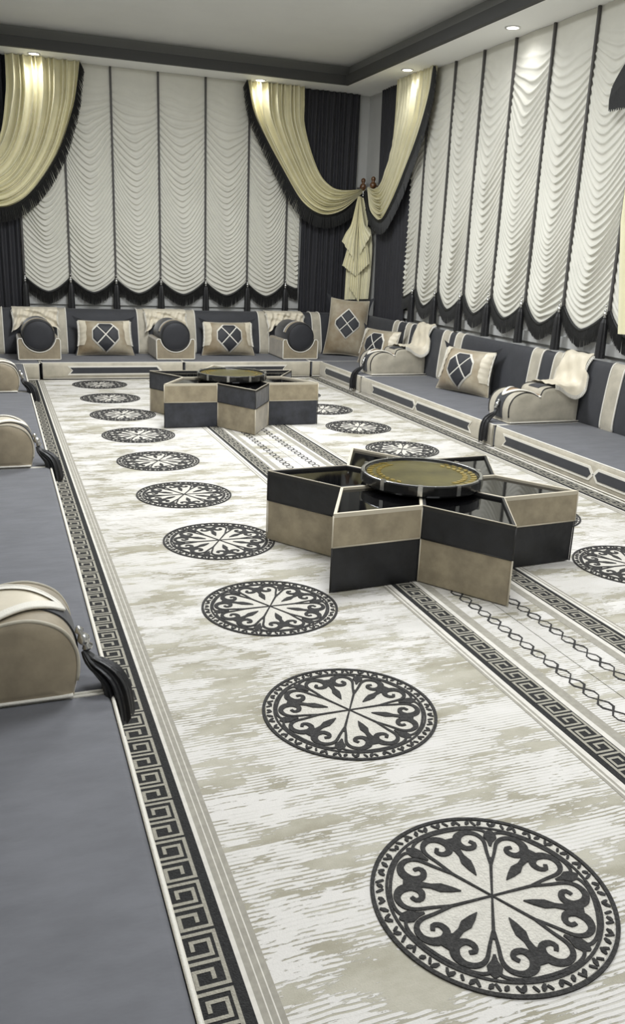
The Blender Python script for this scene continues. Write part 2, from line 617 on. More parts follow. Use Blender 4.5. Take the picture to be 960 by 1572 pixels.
def chain_mesh(xc, y0, y1):
    """two trapezoid waves that cross into a chain of lozenges"""
    mb = MB()
    per = 0.17
    n = int((y1-y0)/per)
    for ph in (1, -1):
        P = []
        for k in range(n):
            yb = y0+k*per
            P += [(xc+ph*0.024, yb), (xc+ph*0.024, yb+per*0.17), (xc-ph*0.024, yb+per*0.5), (xc-ph*0.024, yb+per*0.67)]
        W = [0.0075+0.003*sin(i*1.7) for i in range(len(P))]
        ribbon(mb, P, W, 0.006, 0.0085 if ph > 0 else 0.0082)
    return mb


CY0, CY1 = -1.3, 10.44
b0, mo0 = medallion_meshes()
med_base = med_motif = None
for side in (0, 1):
    t = root('carpet', ['pale distressed carpet runner with dark medallions along the left seats',
                        'pale distressed carpet runner with dark medallions along the right wall seats'][side], 'carpet', (0, 0, 0),
             group='patterned carpet runners')
    mx = (lambda x: x) if side == 0 else (lambda x: 2*SEAM-x)
    X = lambda a, b: (min(mx(a), mx(b)), max(mx(a), mx(b)))
    a, b = X(0.235, SEAM-0.0022)
    MB().box(a, CY0, 0.0005, b, CY1, 0.006).build('pile', m_carpet, t)
    for x0, x1 in ((0.292, 0.421), (1.750, 1.868)):
        a, b = X(x0, x1)
        key_band(a, b, CY0, CY1, flip=((x0 > 1) ^ (side == 1)) if x0 > 1 else (side == 1), parent=t)
    for x0, x1, m in ((0.421, 0.433, m_white), (0.433, 0.449, m_grey), (0.449, 0.452, m_white), (0.452, 0.466, m_grey), (0.466, 0.469, m_white), (0.469, 0.4835, m_grey),
                      (1.700, 1.712, m_grey), (1.712, 1.720, m_white), (1.720, 1.730, m_grey), (1.730, 1.750, m_white),
                      (1.868, 1.892, m_white), (1.892, 1.935, m_grey), (0.272, 0.292, m_white)):
        a, b = X(x0, x1)
        MB().box(a, CY0, 0.006, b, CY1, 0.0072).build('stripe', m, t)
    chain_mesh(mx(2.018), CY0, CY1).build('chain_motif', m_medal, t)
    for k in range(10):
        yy = (1.479+0.95*k) if side == 0 else (1.52+0.947*k)
        if med_base is None:
            o = b0.build('medallion', m_medbase, t)
            q = mo0.build('medallion_motif', m_medal, o)
            med_base, med_motif = o, q
        else:
            o = med_base.copy()
            COL.objects.link(o)
            q = med_motif.copy()
            COL.objects.link(q)
            q.parent = o
        o.parent = t
        o.location = (mx(1.0915), yy, 0)


# ------------------------------------------------------------------ floor seats
def arrow_poly(a0, a1, z, h, left, right):
    """panel with point ('<'), notch or square ends along one axis"""
    P = []
    d = h*0.95
    if left == 'notch':
        P += [(a0, z-h), ]
    elif left == 'point':
        P += [(a0+d, z-h)]
    else:
        P += [(a0, z-h)]
    if right == 'notch':
        P += [(a1, z-h), (a1-d, z), (a1, z+h)]
    elif right == 'point':
        P += [(a1-d, z-h), (a1, z), (a1-d, z+h)]
    else:
        P += [(a1, z-h), (a1, z+h)]
    if left == 'notch':
        P += [(a0, z+h), (a0+d, z)]
    elif left == 'point':
        P += [(a0+d, z+h), (a0, z)]
    else:
        P += [(a0, z+h)]
    return P


def seat(label, x0, y0, x1, y1, face, insets, group='upholstered floor seats'):
    """face: 'x-', 'x+' or 'y-' is the side that shows its velvet front"""
    t = root('floor_seat', label, 'seat', ((x0+x1)/2, (y0+y1)/2, 0), group=group)
    cx, cy = (x0+x1)/2, (y0+y1)/2
    X0, X1, Y0, Y1 = x0-cx, x1-cx, y0-cy, y1-cy
    rounded_box('cushion', X0+0.004, Y0+0.004, 0.007, X1-0.004, Y1-0.004, SEAT, 0.022, m_seat, t)
    if face == 'y-':
        A0, A1 = X0, X1
        P3 = lambda a, z, d: (a, Y0-d, z)
    elif face == 'x-':
        A0, A1 = Y0, Y1
        P3 = lambda a, z, d: (X0-d, a, z)
    else:
        A0, A1 = Y0, Y1
        P3 = lambda a, z, d: (X1+d, a, z)
    # velvet front, a slightly swollen slab
    e = 0.012
    prof = [(0.008, -0.004), (0.012, 0.006), (0.05, 0.010), (0.11, 0.012), (0.16, 0.010), (SEAT-0.014, 0.006), (SEAT-0.006, -0.006)]
    mb = MB()
    mb.grid([[P3(A0+e, z, d-0.02*(0)) for z, d in prof], [P3(A0+e+0.012, z, d+0.001) for z, d in prof],
             [P3(A1-e-0.012, z, d+0.001) for z, d in prof], [P3(A1-e, z, d) for z, d in prof]])
    mb.grid([[P3(A0+e, z, -0.01) for z, d in prof], [P3(A0+e, z, d) for z, d in prof]])
    mb.grid([[P3(A1-e, z, -0.01) for z, d in prof], [P3(A1-e, z, d) for z, d in prof]])
    fr = mb.build('front_panel', m_beige, t, True)
    r = 0.022
    rect = []
    for (ax, ay, s0) in ((X1-r, Y1-r, 0), (X0+r, Y1-r, 90), (X0+r, Y0+r, 180), (X1-r, Y0+r, 270)):
        for k in range(4):
            an = radians(s0+30*k)
            rect.append((ax+(r+0.001)*cos(an), ay+(r+0.001)*sin(an), SEAT-0.008))
    MB().tube(rect, 0.0058, 6, closed=True).build('piping', m_cream, t, True)
    MB().tube([P3(A0+e, 0.016, 0.008), P3(A1-e, 0.016, 0.008)], 0.0055, 6).build('piping', m_cream, t, True)
    for a0, a1, l, rt in insets:
        off = cx if face == 'y-' else cy
        a0, a1 = a0-off, a1-off
        big = arrow_poly(a0-0.032, a1+0.032, 0.110, 0.054, l, rt)
        sm = arrow_poly(a0, a1, 0.110, 0.035, l, rt)
        fm = MB().prism(big, lambda p, k: P3(p[0], p[1], 0.006+0.010*k)).build('inset_border', m_cream, t)
        MB().prism(sm, lambda p, k: P3(p[0], p[1], 0.012+0.007*k)).build('inset_panel', m_navy, fm)
    return t


LX = 0.267
seat('long blue grey floor seat at the left, nearest the camera', XL+0.02, -0.55, LX, 2.435, 'x+', [(-0.3, 0.95, 'notch', 'point'), (0.98, 2.2, 'point', 'notch')])
seat('blue grey floor seat at the left, between the nearest armrest and the next', XL+0.02, 2.455, LX, 5.39, 'x+', [(2.7, 3.9, 'notch', 'point'), (3.93, 5.15, 'point', 'notch')])
seat('blue grey floor seat at the left, between the second and third armrest', XL+0.02, 5.41, LX, 8.34, 'x+', [(5.65, 6.85, 'notch', 'point'), (6.88, 8.1, 'point', 'notch')])
seat('blue grey floor seat at the left, beyond the farthest left armrest', XL+0.02, 8.36, LX, 10.39, 'x+', [(8.6, 10.1, 'notch', 'notch')])
seat('corner floor seat with plain beige end in the far left corner', XL+0.02, 10.415, 0.455, YB-0.04, 'y-', [])
seat('left one of the two floor seats along the back wall, wide dark inset', 0.475, 10.49, 2.168, YB-0.04, 'y-', [(0.80, 1.865, 'notch', 'point')])
seat('right one of the two back wall floor seats, half hidden by the far table', 2.182, 10.49, 3.860, YB-0.04, 'y-', [(2.5, 3.50, 'point', 'notch')])
seat('corner floor seat under the tall cushion at the right of the back wall', 3.996, 9.125, XR-0.03, 10.485, 'x-', [(9.27, 10.26, 'notch', 'point')])
seat('floor seat on the right wall between the far and the near armrest', 3.996, 6.195, XR-0.03, 9.095, 'x-', [(6.58, 7.655, 'notch', 'point'), (7.70, 8.74, 'point', 'notch')])
seat('floor seat on the right wall, nearest, running out of the frame', 3.996, 3.24, XR-0.03, 6.165, 'x-', [(3.45, 4.80, 'notch', 'point'), (4.85, 6.00, 'point', 'notch')])
# fill of the right back corner
seat('small floor seat filling the corner, left of the tall cushion', 3.876, 10.50, XR-0.03, YB-0.04, 'y-', [])


# ------------------------------------------------------------------ backrests
BP = [(0.0, 0.0), (-0.012, 0.06), (0.0, 0.20), (0.022, 0.36), (0.045, 0.48), (0.07, 0.535), (0.11, 0.553), (0.15, 0.540), (0.168, 0.49), (0.168, 0.0)]


def backrest(label, a0, a1, wall, bands, depth=1.0):
    """a0..a1 along the wall; wall 'back' (faces -y) or 'right' (faces -x)"""
    c = (a0+a1)/2
    if wall == 'back':
        base = 11.30
        t = root('backrest_cushion', label, 'backrest', (c, base, SEAT+0.002), group='charcoal backrest cushions')
        P3 = lambda a, d, z: (a, d, z)
    else:
        base = 4.842
        t = root('backrest_cushion', label, 'backrest', (base, c, SEAT+0.002), group='charcoal backrest cushions')
        P3 = lambda a, d, z: (d, a, z)
    prof = spline(BP, 40)
    sx = 1.8 if wall == 'back' else 0.72
    prof[:, 0] *= sx
    mb = MB()
    ct = prof.mean(0)
    rows = []
    for a, k in ((a0-c+0.004, 0.90), (a0-c+0.010, 0.97), (a0-c+0.022, 1.0), (a1-c-0.022, 1.0), (a1-c-0.010, 0.97), (a1-c-0.004, 0.90)):
        rows.append([P3(a, *(ct+(p-ct)*(k if j not in (0, 39) else 1)*np.array([1, 1]))) for j, p in enumerate(prof)])
    for r in rows:
        for j, p in enumerate(r):
            r[j] = (p[0], p[1], max(p[2], 0.0))
    mb.grid(rows)
    n = len(mb.v)
    mb.f.append(tuple(range(39, -1, -1)))
    mb.f.append(tuple(range(n-40, n)))
    mb.build('cushion', m_navy, t, True)
    idx = [i for i in range(40) if True]
    for b0_, b1_ in bands:
        nrm = []
        for i in range(0, 31):
            d = prof[min(i+1, 39)]-prof[max(i-1, 0)]
            d = d/np.linalg.norm(d)
            nrm.append(np.array([-d[1], d[0]]))
        off = lambda i, k: prof[i]+nrm[i]*k
        q = MB()
        q.grid([[P3(b0_-c, *off(i, 0.001)) for i in range(31)], [P3(b0_-c, *off(i, 0.006)) for i in range(31)],
                [P3(b1_-c, *off(i, 0.006)) for i in range(31)], [P3(b1_-c, *off(i, 0.001)) for i in range(31)]])
        bo = q.build('band', m_beige, t)
        e = MB()
        for bb in (b0_, b1_):
            e.tube([P3(bb-c, *off(i, 0.006)) for i in range(31)], 0.008, 5)
        e.build('band_edging', m_cream, bo, True)
    return t


backrest('charcoal backrest at the far left of the back wall, behind the leftmost bolster', XL+0.03, 0.50, 'back', [(-0.035, 0.08)])
backrest('charcoal backrest on the back wall behind the left patterned cushion', 0.51, 2.10, 'back', [(0.73, 0.842), (1.744, 1.872)])
backrest('charcoal backrest on the back wall behind the middle patterned cushion', 2.11, 3.75, 'back', [(2.385, 2.505), (3.396, 3.528)])
backrest('charcoal backrest with one pale band, left of the tall corner pillow', 3.76, 4.83, 'back', [(4.173, 4.301)])
backrest('charcoal backrest on the right wall next to the corner', 9.38, 11.28, 'right', [(9.66, 9.80), (10.02, 10.16), (11.16, 11.2)])
backrest('charcoal backrest on the right wall behind the furry sided patterned cushion', 6.34, 9.37, 'right', [(6.52, 6.66), (6.86, 7.02), (8.37, 8.52), (8.66, 8.82)])
backrest('charcoal backrest at the right edge of the frame with two wide pale bands', 3.30, 6.33, 'right', [(5.70, 5.86), (5.32, 5.48), (3.9, 4.05)])


# ------------------------------------------------------------------ tassels
def tassel_sweep(P, name, parent, r0=0.012, r1=0.045, n=44):
    """a skirt of threads along the path P: separate thread ridges that fan out and end unevenly"""
    P = spline(P, 16)
    mb = MB()
    V, Fc = [], []
    m = len(P)
    amp = [0.72+0.5*random.random() for _ in range(n)]
    end = [0.86+0.16*random.random() for _ in range(n)]
    for i in range(m):
        k = i/(m-1)
        for j in range(n):
            kk = k*end[j]*(m-1)
            a_ = min(m-2, int(kk))
            p = Vector(P[a_])*(1-(kk-a_))+Vector(P[a_+1])*(kk-a_)
            d = Vector(P[a_+1]-P[a_]).normalized()
            sv = d.cross(Vector((0.3, 1, 0.1))).normalized()
            u = sv.cross(d)
            rad = r0+(r1-r0)*min(1, k*1.5)**0.75
            a = 2*pi*j/n
            q = rad*(1+(amp[j]-0.95)*min(1, k*3)*(1 if j % 2 else -0.5))
            V.append(p+(sv*cos(a)*0.72+u*sin(a))*q)
    for i in range(m-1):
        for j in range(n):
            l = (j+1) % n
            Fc.append((i*n+j, i*n+l, (i+1)*n+l, (i+1)*n+j))
    Fc.append(tuple(range(n-1, -1, -1)))
    Fc.append(tuple((m-1)*n+j for j in range(n)))
    mb.add(V, Fc)
    return mb.build(name, m_tassel, parent)


BEAD = [(0.003, 0.0), (0.012, 0.004), (0.016, 0.012), (0.010, 0.020), (0.016, 0.030), (0.018, 0.040), (0.012, 0.050), (0.007, 0.056), (0.013, 0.066), (0.006, 0.076), (0.003, 0.08)]


def bead(parent, loc, scale=1.0, rot=None):
    mb = MB().lathe([(r*scale, z*scale) for r, z in BEAD], 14)
    o = mb.build('bead', m_silver, parent, True)
    o.location = loc
    if rot:
        o.rotation_euler = rot
    return o


# ------------------------------------------------------------------ armrests with a humped profile
AP = [(0.005, 0.003), (-0.012, 0.09), (-0.006, 0.165), (0.035, 0.230), (0.115, 0.266), (0.20, 0.262), (0.262, 0.236), (0.290, 0.226), (0.302, 0.250),
      (0.325, 0.292), (0.40, 0.310), (0.52, 0.300), (0.64, 0.285), (0.690, 0.270), (0.706, 0.22), (0.706, 0.003)]
AW = 0.165


def armrest(label, loc, rz, left):
    t = root('humped_armrest', label, 'armrest', loc, rz, group='beige velvet armrests between the floor seats')
    prof = spline(AP, 72)
    ct = np.array([0.36, 0.13])
    mb = MB()
    rows = []
    for y, k in ((-AW, 0.965), (-AW+0.006, 0.985), (-AW+0.018, 1.0), (AW-0.018, 1.0), (AW-0.006, 0.985), (AW, 0.965)):
        rows.append([(ct[0]+(p[0]-ct[0])*k, y, max(0.001, ct[1]+(p[1]-ct[1])*k)) for p in prof])
    mb.grid(rows)
    n = len(prof)
    body = m_taupe if left else m_beige
    # swollen end faces
    for base, y, s in ((0, -AW, -1), (5*n, AW, 1)):
        c1 = len(mb.v)
        inner = [(ct[0]+(p[0]-ct[0])*0.80, y+s*0.010, max(0.01, ct[1]+(p[1]-ct[1])*0.80)) for p in prof]
        mb.v += inner
        for j in range(n-1):
            q = (base+j, base+j+1, c1+j+1, c1+j)
            mb.f.append(q if s > 0 else q[::-1])
        q = (base+n-1, base, c1, c1+n-1)
        mb.f.append(q if s > 0 else q[::-1])
        f = tuple(c1+j for j in range(n))
        mb.f.append(f[::-1] if s < 0 else f)
    mb.f.append(tuple([n-1+i*n for i in range(6)]+[i*n for i in range(5, -1, -1)]))
    mb.build('armrest_body', body, t, True)
    for y in (-AW+0.006, AW-0.006):
        e = MB().tube([(ct[0]+(p[0]-ct[0])*0.995, y, ct[1]+(p[1]-ct[1])*0.995+0.001) for p in prof[3:68]], 0.006, 6)
        e.build('edge_piping', m_darkrim if not left else m_beige, t, True)
        MB().tube([(0.01, y*1.05, 0.010), (0.72, y*1.05, 0.010)], 0.007, 6).build('base_piping', m_cream, t, True)
    # arc-length frame over the hump
    nrm = np.zeros_like(prof)
    for i in range(n):
        d = prof[min(i+1, n-1)]-prof[max(i-1, 0)]
        d = d/np.linalg.norm(d)
        nrm[i] = (-d[1], d[0])
    off = lambda i, k: prof[i]+nrm[i]*k
    # dark strip down the front and over the low hump
    rng_ = range(2, 30)
    q = MB()
    hw = 0.062
    q.grid([[(off(i, k)[0], y, off(i, k)[1]) for i in rng_] for y, k in ((-hw, 0.001), (-hw, 0.006), (hw, 0.006), (hw, 0.001))])
    q.build('front_band', m_navy, t)
    # pointed runner: full width at the notch, narrowing to a tip on the front
    i0, i1 = 31, 13
    ids = list(range(i0, i1-1, -1))
    q, e = MB(), MB()
    rows, ea, eb = [], [], []
    for j, i in enumerate(ids):
        s = j/(len(ids)-1)
        wv = (AW+0.012)*(1-s)**0.75+0.002
        dr = 0.0
        row = []
        for k in np.linspace(-1, 1, 13):
            p = off(i, 0.012)
            row.append((p[0], k*wv, p[1]-(0.012*max(0, abs(k*wv)-AW+0.02)/0.03)))
        rows.append(row)
    q.grid(rows)
    q.build('runner', m_throw if left else m_brown, t, True)
    edge = [rows[j][0] for j in range(len(ids))]+[rows[j][12] for j in range(len(ids)-1, -1, -1)]
    for sgn in (0, 12):
        P = [rows[j][sgn] for j in range(len(ids))]
        inner = [(rows[j][sgn][0], rows[j][sgn][1]*max(0, 1-0.036/max(abs(rows[j][sgn][1]), 0.036)), rows[j][sgn][2]) for j in range(len(ids))]
        g = MB()
        g.grid([[(p[0], p[1], p[2]+0.003) for p in P], [(p[0]-0.002, p[1], p[2]+0.006) for p in inner]])
        g.tube(P, 0.006, 6)
        g.build('runner_border', m_cream, t, True)
    # dark strip on the front of the tall hump
    q = MB()
    q.grid([[(off(i, k)[0], y, off(i, k)[1]) for i in range(34, 56)] for y, k in ((-0.075, 0.001), (-0.075, 0.006), (0.075, 0.006), (0.075, 0.001))])
    q.build('rear_band', m_navy, t)
    # tassel over the seat edge
    if left:
        P = [(-0.020, 0.07, 0.155), (-0.034, 0.072, 0.110), (-0.056, 0.085, 0.078), (-0.084, 0.105, 0.060), (-0.116, 0.125, 0.025), (-0.132, 0.135, -0.05), (-0.136, 0.138, -0.11)]
    else:
        P = [(-0.020, -0.01, 0.155), (-0.036, -0.012, 0.105), (-0.065, -0.016, 0.068), (-0.112, -0.022, 0.045), (-0.155, -0.028, 0.0), (-0.168, -0.032, -0.09), (-0.168, -0.036, -0.185)]
    ts = tassel_sweep(P[1:], 'tassel', t, 0.012, 0.060 if left else 0.046)
    bead(ts, (P[0][0]-0.032, P[0][1], P[0][2]-0.045), 1.15, rot=(0, radians(22), 0))
    return t


ARMS_L = [(2.582, 'nearest humped beige armrest on the left seats, black tassel over the edge'),
          (5.545, 'middle humped armrest on the left seats with a white pointed runner'),
          (8.450, 'farthest humped armrest on the left seats, in front of the leftmost bolster')]
for y, lab in ARMS_L:
    armrest(lab, (0.160, y, SEAT+0.002), pi, True)
ARMS_R = [(9.285, 'far humped beige armrest on the right wall seats, before the corner'),
          (6.330, 'near humped beige armrest on the right wall seats, brown pointed top')]
for y, lab in ARMS_R:
    armrest(lab, (4.118, y, SEAT+0.002), 0.0, False)


# fringed throws hanging from the backrest over the tall hump of the right armrests
def arm_throw(label, y):
    t = root('fringed_throw', label, 'throw', (4.118, y, SEAT+0.002), group='cream fringed throws over the right armrests')
    path = spline([(0.425, 0.322), (0.47, 0.326), (0.55, 0.318), (0.65, 0.322), (0.705, 0.39), (0.735, 0.50), (0.765, 0.568), (0.805, 0.586)], 44)
    nu = 35
    rows = []
    for i, p in enumerate(path):
        k = i/(len(path)-1)
        hw = 0.185+0.085*min(1, k*3)-0.05*max(0, k-0.7)
        d = path[min(i+1, 43)]-path[max(i-1, 0)]
        d = d/np.linalg.norm(d)
        nx, nz = -d[1], d[0]
        row = []
        for u in np.linspace(-1, 1, nu):
            yy = u*hw
            ov = max(0, abs(yy)-AW-0.014) if k < 0.72 else 0.0
            drop = ov*0.9 if k < 0.6 else ov*0.9*(1-(k-0.6)/0.12)
            yf = math.copysign(min(abs(yy), AW+0.014+ov*0.45), yy)
            f = 0.012+0.008*sin(u*5+k*11)*sin(k*6+0.8)+0.004*sin(u*11-k*17)
            row.append((p[0]+nx*f, yf, p[1]+nz*f-drop))
        rows.append(row)
    MB().grid(rows).build('cloth', m_throw, t, True)
    fm = MB()
    for sd in (0, nu-1):
        line = spline([rows[i][sd] for i in range(0, 44)], 120)
        for j in range(119):
            a, b = Vector(line[j]), Vector(line[j+1])
            s = -1 if sd == 0 else 1
            k = j/119
            out = Vector((0, s*(0.010+0.02*k), -0.040+0.026*k))
            wv = (b-a)*0.35
            fm.add([a-wv, a+wv, a+wv+out+Vector((0.003*sin(j*2.1), 0, 0)), a-wv+out+Vector((0.003*sin(j*2.1), 0, 0))], [(0, 1, 2, 3)])
    fm.build('fringe', m_cream, t, kind='stuff')
    return t


arm_throw('cream fringed throw draped over the far armrest of the right wall', 9.285)
arm_throw('cream fringed throw draped over the near armrest of the right wall', 6.330)

# ------------------------------------------------------------------ cradle armrests with bolsters on the back wall
CR = [(0.470, 'left'), (2.105, 'middle'), (3.765, 'right')]
WHERE = {'left': 'leftmost on the back wall, beside the left seats', 'middle': 'between the two patterned cushions of the back wall',
         'right': 'on the back wall next to the tall corner cushion'}


def cradle(label, x, y):
    t = root('cradle_armrest', label, 'armrest', (x, y, SEAT+0.002), group='beige cradles on the back wall seats')
    w_, h, R, zc = 0.243, 0.255, 0.198, 0.292
    a0 = math.asin((zc-h)/R)
    arc = [(R*cos(pi+a0+(pi-2*a0)*k/24), zc+R*sin(pi+a0+(pi-2*a0)*k/24)) for k in range(25)]
    poly = [(-w_+0.012, 0.0), (w_-0.012, 0.0), (w_, 0.014), (w_, h-0.02), (w_-0.014, h)]+arc[::-1]+[(-w_+0.014, h), (-w_, h-0.02), (-w_, 0.014)]
    n = len(poly)
    mb = MB()
    V, Fc = [], []
    rows = [(0.0, 0.988), (0.008, 1.0), (0.61, 1.0), (0.62, 0.985)]
    c = (0, 0.06)
    for yy, k in rows:
        V += [(c[0]+(p[0]-c[0])*k, yy, c[1]+(p[1]-c[1])*k) for p in poly]
    for i in range(3):
        for j in range(n):
            l = (j+1) % n
            Fc.append((i*n+j, i*n+l, (i+1)*n+l, (i+1)*n+j))
    Fc.append(tuple(range(n)))
    Fc.append(tuple(3*n+j for j in range(n-1, -1, -1)))
    mb.add(V, Fc)
    mb.build('cradle', m_taupe, t)
    MB().tube([(p[0]*0.995, -0.002, max(0.008, p[1])) for p in poly], 0.0065, 6, closed=True).build('front_piping', m_cream, t, True)
    ip = MB()
    ip.grid([[(p[0]*0.997, yy, p[1]+0.003) for p in arc] for yy in (0.004, 0.60)])
    ip.build('cradle_lining', m_beige, t, True)


def bolster(label, x, y):
    t = root('bolster', label, 'bolster', (x, y, SEAT+0.002+0.292), group='black bolsters on the back wall seats')
    R = 0.186
    prof = [(0.0, -0.008), (R*0.5, -0.007), (R*0.88, 0.0), (R*0.965, 0.010), (R, 0.03), (R, 0.56), (R*0.96, 0.58), (R*0.5, 0.585), (0.0, 0.585)]
    mb = MB()
    n = 40
    V, Fc = [], []
    for r, yy in prof:
        for k in range(n):
            a = 2*pi*k/n
            V.append((r*cos(a), yy, r*sin(a)))
    for i in range(len(prof)-1):
        for k in range(n):
            l = (k+1) % n
            Fc.append((i*n+k, (i+1)*n+k, (i+1)*n+l, i*n+l))
    mb.add(V, Fc).build('bolster_body', m_black, t, True)
    ringp = [(R*0.93*cos(2*pi*k/40), 0.002, R*0.93*sin(2*pi*k/40)) for k in range(40)]
    MB().tube(ringp, 0.006, 6, closed=True).build('end_piping', m_darkrim, t, True)
    wrap = MB()
    wrap.grid([[((R+d)*cos(a), yy, (R+d)*sin(a)) for a in np.linspace(radians(15), radians(165), 24)] for yy, d in ((0.10, 0.001), (0.10, 0.006), (0.20, 0.006), (0.20, 0.001))])
    wrap.build('wrap_band', m_taupe, t, True)


def back_throw(label, x):
    t = root('satin_throw', label, 'throw', (x, 11.30, SEAT+0.002), group='crumpled cream throws behind the bolsters')
    nu, nv = 41, 30
    rows = []
    for j in range(nv):
        v = j/(nv-1)
        row = []
        for i in range(nu):
            u = -1+2*i/(nu-1)
            zb = 0.30+0.10*(1-abs(u)**1.6)+0.015*sin(u*9)
            zt = 0.555
            z = zb+(zt-zb)*v
            xx = u*(0.275-0.02*sin(v*pi))
            dep = -0.052-0.050*(1-v)*(0.4+0.6*abs(u))
            dep += 0.020*sin(u*9+sin(v*5)*1.3)*(0.4+0.6*(1-v))+0.013*sin(u*19-v*7)+0.012*sin(v*13+u*6)
            lean = 0.085*max(0, (z-0.15)/0.4)
            if v > 0.9:
                dep += 0.16*(v-0.9)/0.1
                z += 0.012
            row.append((xx, dep+lean, z))
        rows.append(row)
    MB().grid(rows).build('cloth', m_throw, t, True)
    fm = MB()
    for i in (0, nu-1):
        line = spline([rows[j][i] for j in range(0, nv-2)], 60)
        s = -1 if i == 0 else 1
        for j in range(59):
            a, b = Vector(line[j]), Vector(line[j+1])
            wv = (b-a)*0.4
            out = Vector((s*0.018, -0.004, -0.022+0.004*sin(j*1.7)))
            fm.add([a-wv, a+wv, a+wv+out, a-wv+out], [(0, 1, 2, 3)])
    fm.build('fringe', m_cream, t, kind='stuff')


for x, nm in CR:
    cradle('beige U shaped cradle, '+WHERE[nm], x, 10.645)
    bolster('round black bolster, '+WHERE[nm], x, 10.635)
    back_throw('crumpled cream throw behind the bolster, '+WHERE[nm], x)


# ------------------------------------------------------------------ cushions
def pillow(label, w_, h, th, loc, rot, tall=False, furry=True, name='patterned_cushion'):
    t = root(name, label, 'cushion', loc, rot=rot, group='cushions with a black lozenge motif')

    def surf(u, v, k=0.0, front=True):
        bul = ((1-abs(u)**2.6)**0.62)*((1-abs(v)**2.6)**0.62) if abs(u) < 1 and abs(v) < 1 else 0.0
        px = u*w_/2*(1-0.07*(1-v*v)*abs(u)**2)*(1-0.11*(v+1)/2)
        pz = h/2+v*h/2*(1-0.06*(1-u*u)*abs(v)**2)
        cr = 0.006*sin(u*11+v*3)*(abs(u)**1.5)+0.005*sin(v*12+u*5)*(abs(v)**2)
        d = th*bul+cr*bul
        y = -(d+k) if front else d+k
        return (px, y, pz)
    n = 25
    L_ = np.linspace(-1, 1, n)
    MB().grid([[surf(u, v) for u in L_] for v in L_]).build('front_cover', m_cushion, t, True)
    # dark back panel with pointed ears
    mb = MB()
    rows = []
    for v in L_:
        row = []
        for u in L_:
            p = surf(u, v, 0.004, False)
            e = (abs(u)**6)*(max(0, v)**6)
            row.append((p[0]*(1+0.05*abs(u)**4)+math.copysign(0.06*e, u), p[1]*0.8+0.003-0.02*e, p[2]+0.06*e))
        rows.append(row)
    mb.grid([r[::-1] for r in rows])
    mb.build('back_panel', m_black, t, True)
    # motif
    ms = 0.228 if not tall else 0.205
    cx, cz = (0.0, 0.13) if not tall else (0.0, 0.10)

    def mfn(k):
        def f(a, b, skirt=False):
            u = cx+a*ms/(w_/2)
            v = cz+b*ms/(h/2)
            return surf(max(-0.97, min(0.97, u)), max(-0.97, min(0.97, v)), 0.0 if skirt else k)
        return f

    def shape(poly):
        lim = 0.74 if not tall else 0.84
        poly = clip(poly, 1, 0, lim)
        poly = clip(poly, -1, 0, lim)
        if not tall:
            poly = clip(poly, 0, 1, 0.62)
        return poly
    mb = MB()
    big = [(p[0]*1.0, p[1]*1.0) for p in shape([(1, 0), (0, 1), (-1, 0), (0, -1)])]
    big = [(p[0]*1.09, p[1]*1.07) for p in big]
    map_poly(mb, big, mfn(0.005), 6, 6)
    fr = mb.build('motif_frame', m_cream, t, True)
    for (a, b) in ((0, 0.5), (0.5, 0), (-0.5, 0), (0, -0.5)):
        g = 0.45
        mb = MB()
        map_poly(mb, shape([(a+g, b), (a, b+g), (a-g, b), (a, b-g)]), mfn(0.009), 5, 5)
        mb.build('motif_patch', m_black, fr, True)
    if furry:
        for s in (-1, 1):
            mb = MB()
            rows = []
            for v in np.linspace(-0.45 if not tall else -0.2, 0.985, 18):
                row = []
                for u in np.linspace(0.72+0.015*sin(v*9)+0.12*max(0, -v), 0.985, 8):
                    row.append(surf(s*u, v, 0.008+0.005*sin(v*23+u*9)))
                rows.append(row if s > 0 else row[::-1])
            mb.grid(rows)
            mb.build('side_drape', m_throw if not tall else m_beige, t, True)
            fm = MB()
            ln = [surf(s*(0.985), v, 0.004) for v in np.linspace(-0.45, 0.95, 70)]
            for j, p in enumerate(ln):
                o = (s*(0.020+0.006*sin(j*2.3)), -0.004, -0.012)
                fm.add([(p[0], p[1], p[2]), (p[0], p[1], p[2]+0.006), (p[0]+o[0], p[1]+o[1], p[2]+o[2]+0.005), (p[0]+o[0], p[1]+o[1], p[2]+o[2])], [(0, 1, 2, 3)])
            if not tall:
                fm.build('side_fringe', m_cream, t, kind='stuff')
    pe = [surf(1, v) for v in np.linspace(-1, 1, 12)]+[surf(u, 1) for u in np.linspace(1, -1, 12)]+[surf(-1, v) for v in np.linspace(1, -1, 12)]+[surf(u, -1) for u in np.linspace(-1, 1, 12)]
    MB().tube(pe, 0.005, 5, closed=True).build('seam_piping', m_beige, t, True)
    return t


LEAN = radians(-14)
pillow('cushion with black lozenge motif on the back wall seat, left of the middle bolster', 0.72, 0.44, 0.125, (1.295, 11.10, SEAT+0.004), (LEAN, 0, 0))
pillow('cushion with black lozenge motif on the back wall seat, right of the middle bolster', 0.72, 0.44, 0.125, (2.90, 11.08, SEAT+0.004), (LEAN, 0, radians(-2)))
pillow('tall beige cushion with black lozenge motif leaning in the right back corner', 0.60, 0.78, 0.13, (4.54, 11.00, SEAT+0.004), (radians(-13), radians(3), radians(-26)), tall=True, furry=False)
pillow('cushion with black lozenge motif half hidden behind the far right armrest', 0.72, 0.46, 0.12, (4.56, 9.98, SEAT+0.004), (LEAN, 0, radians(-72)))
pillow('cushion with black lozenge motif on the right wall seat, between the armrests', 0.74, 0.46, 0.13, (4.58, 7.80, SEAT+0.004), (LEAN, 0, radians(-72)))


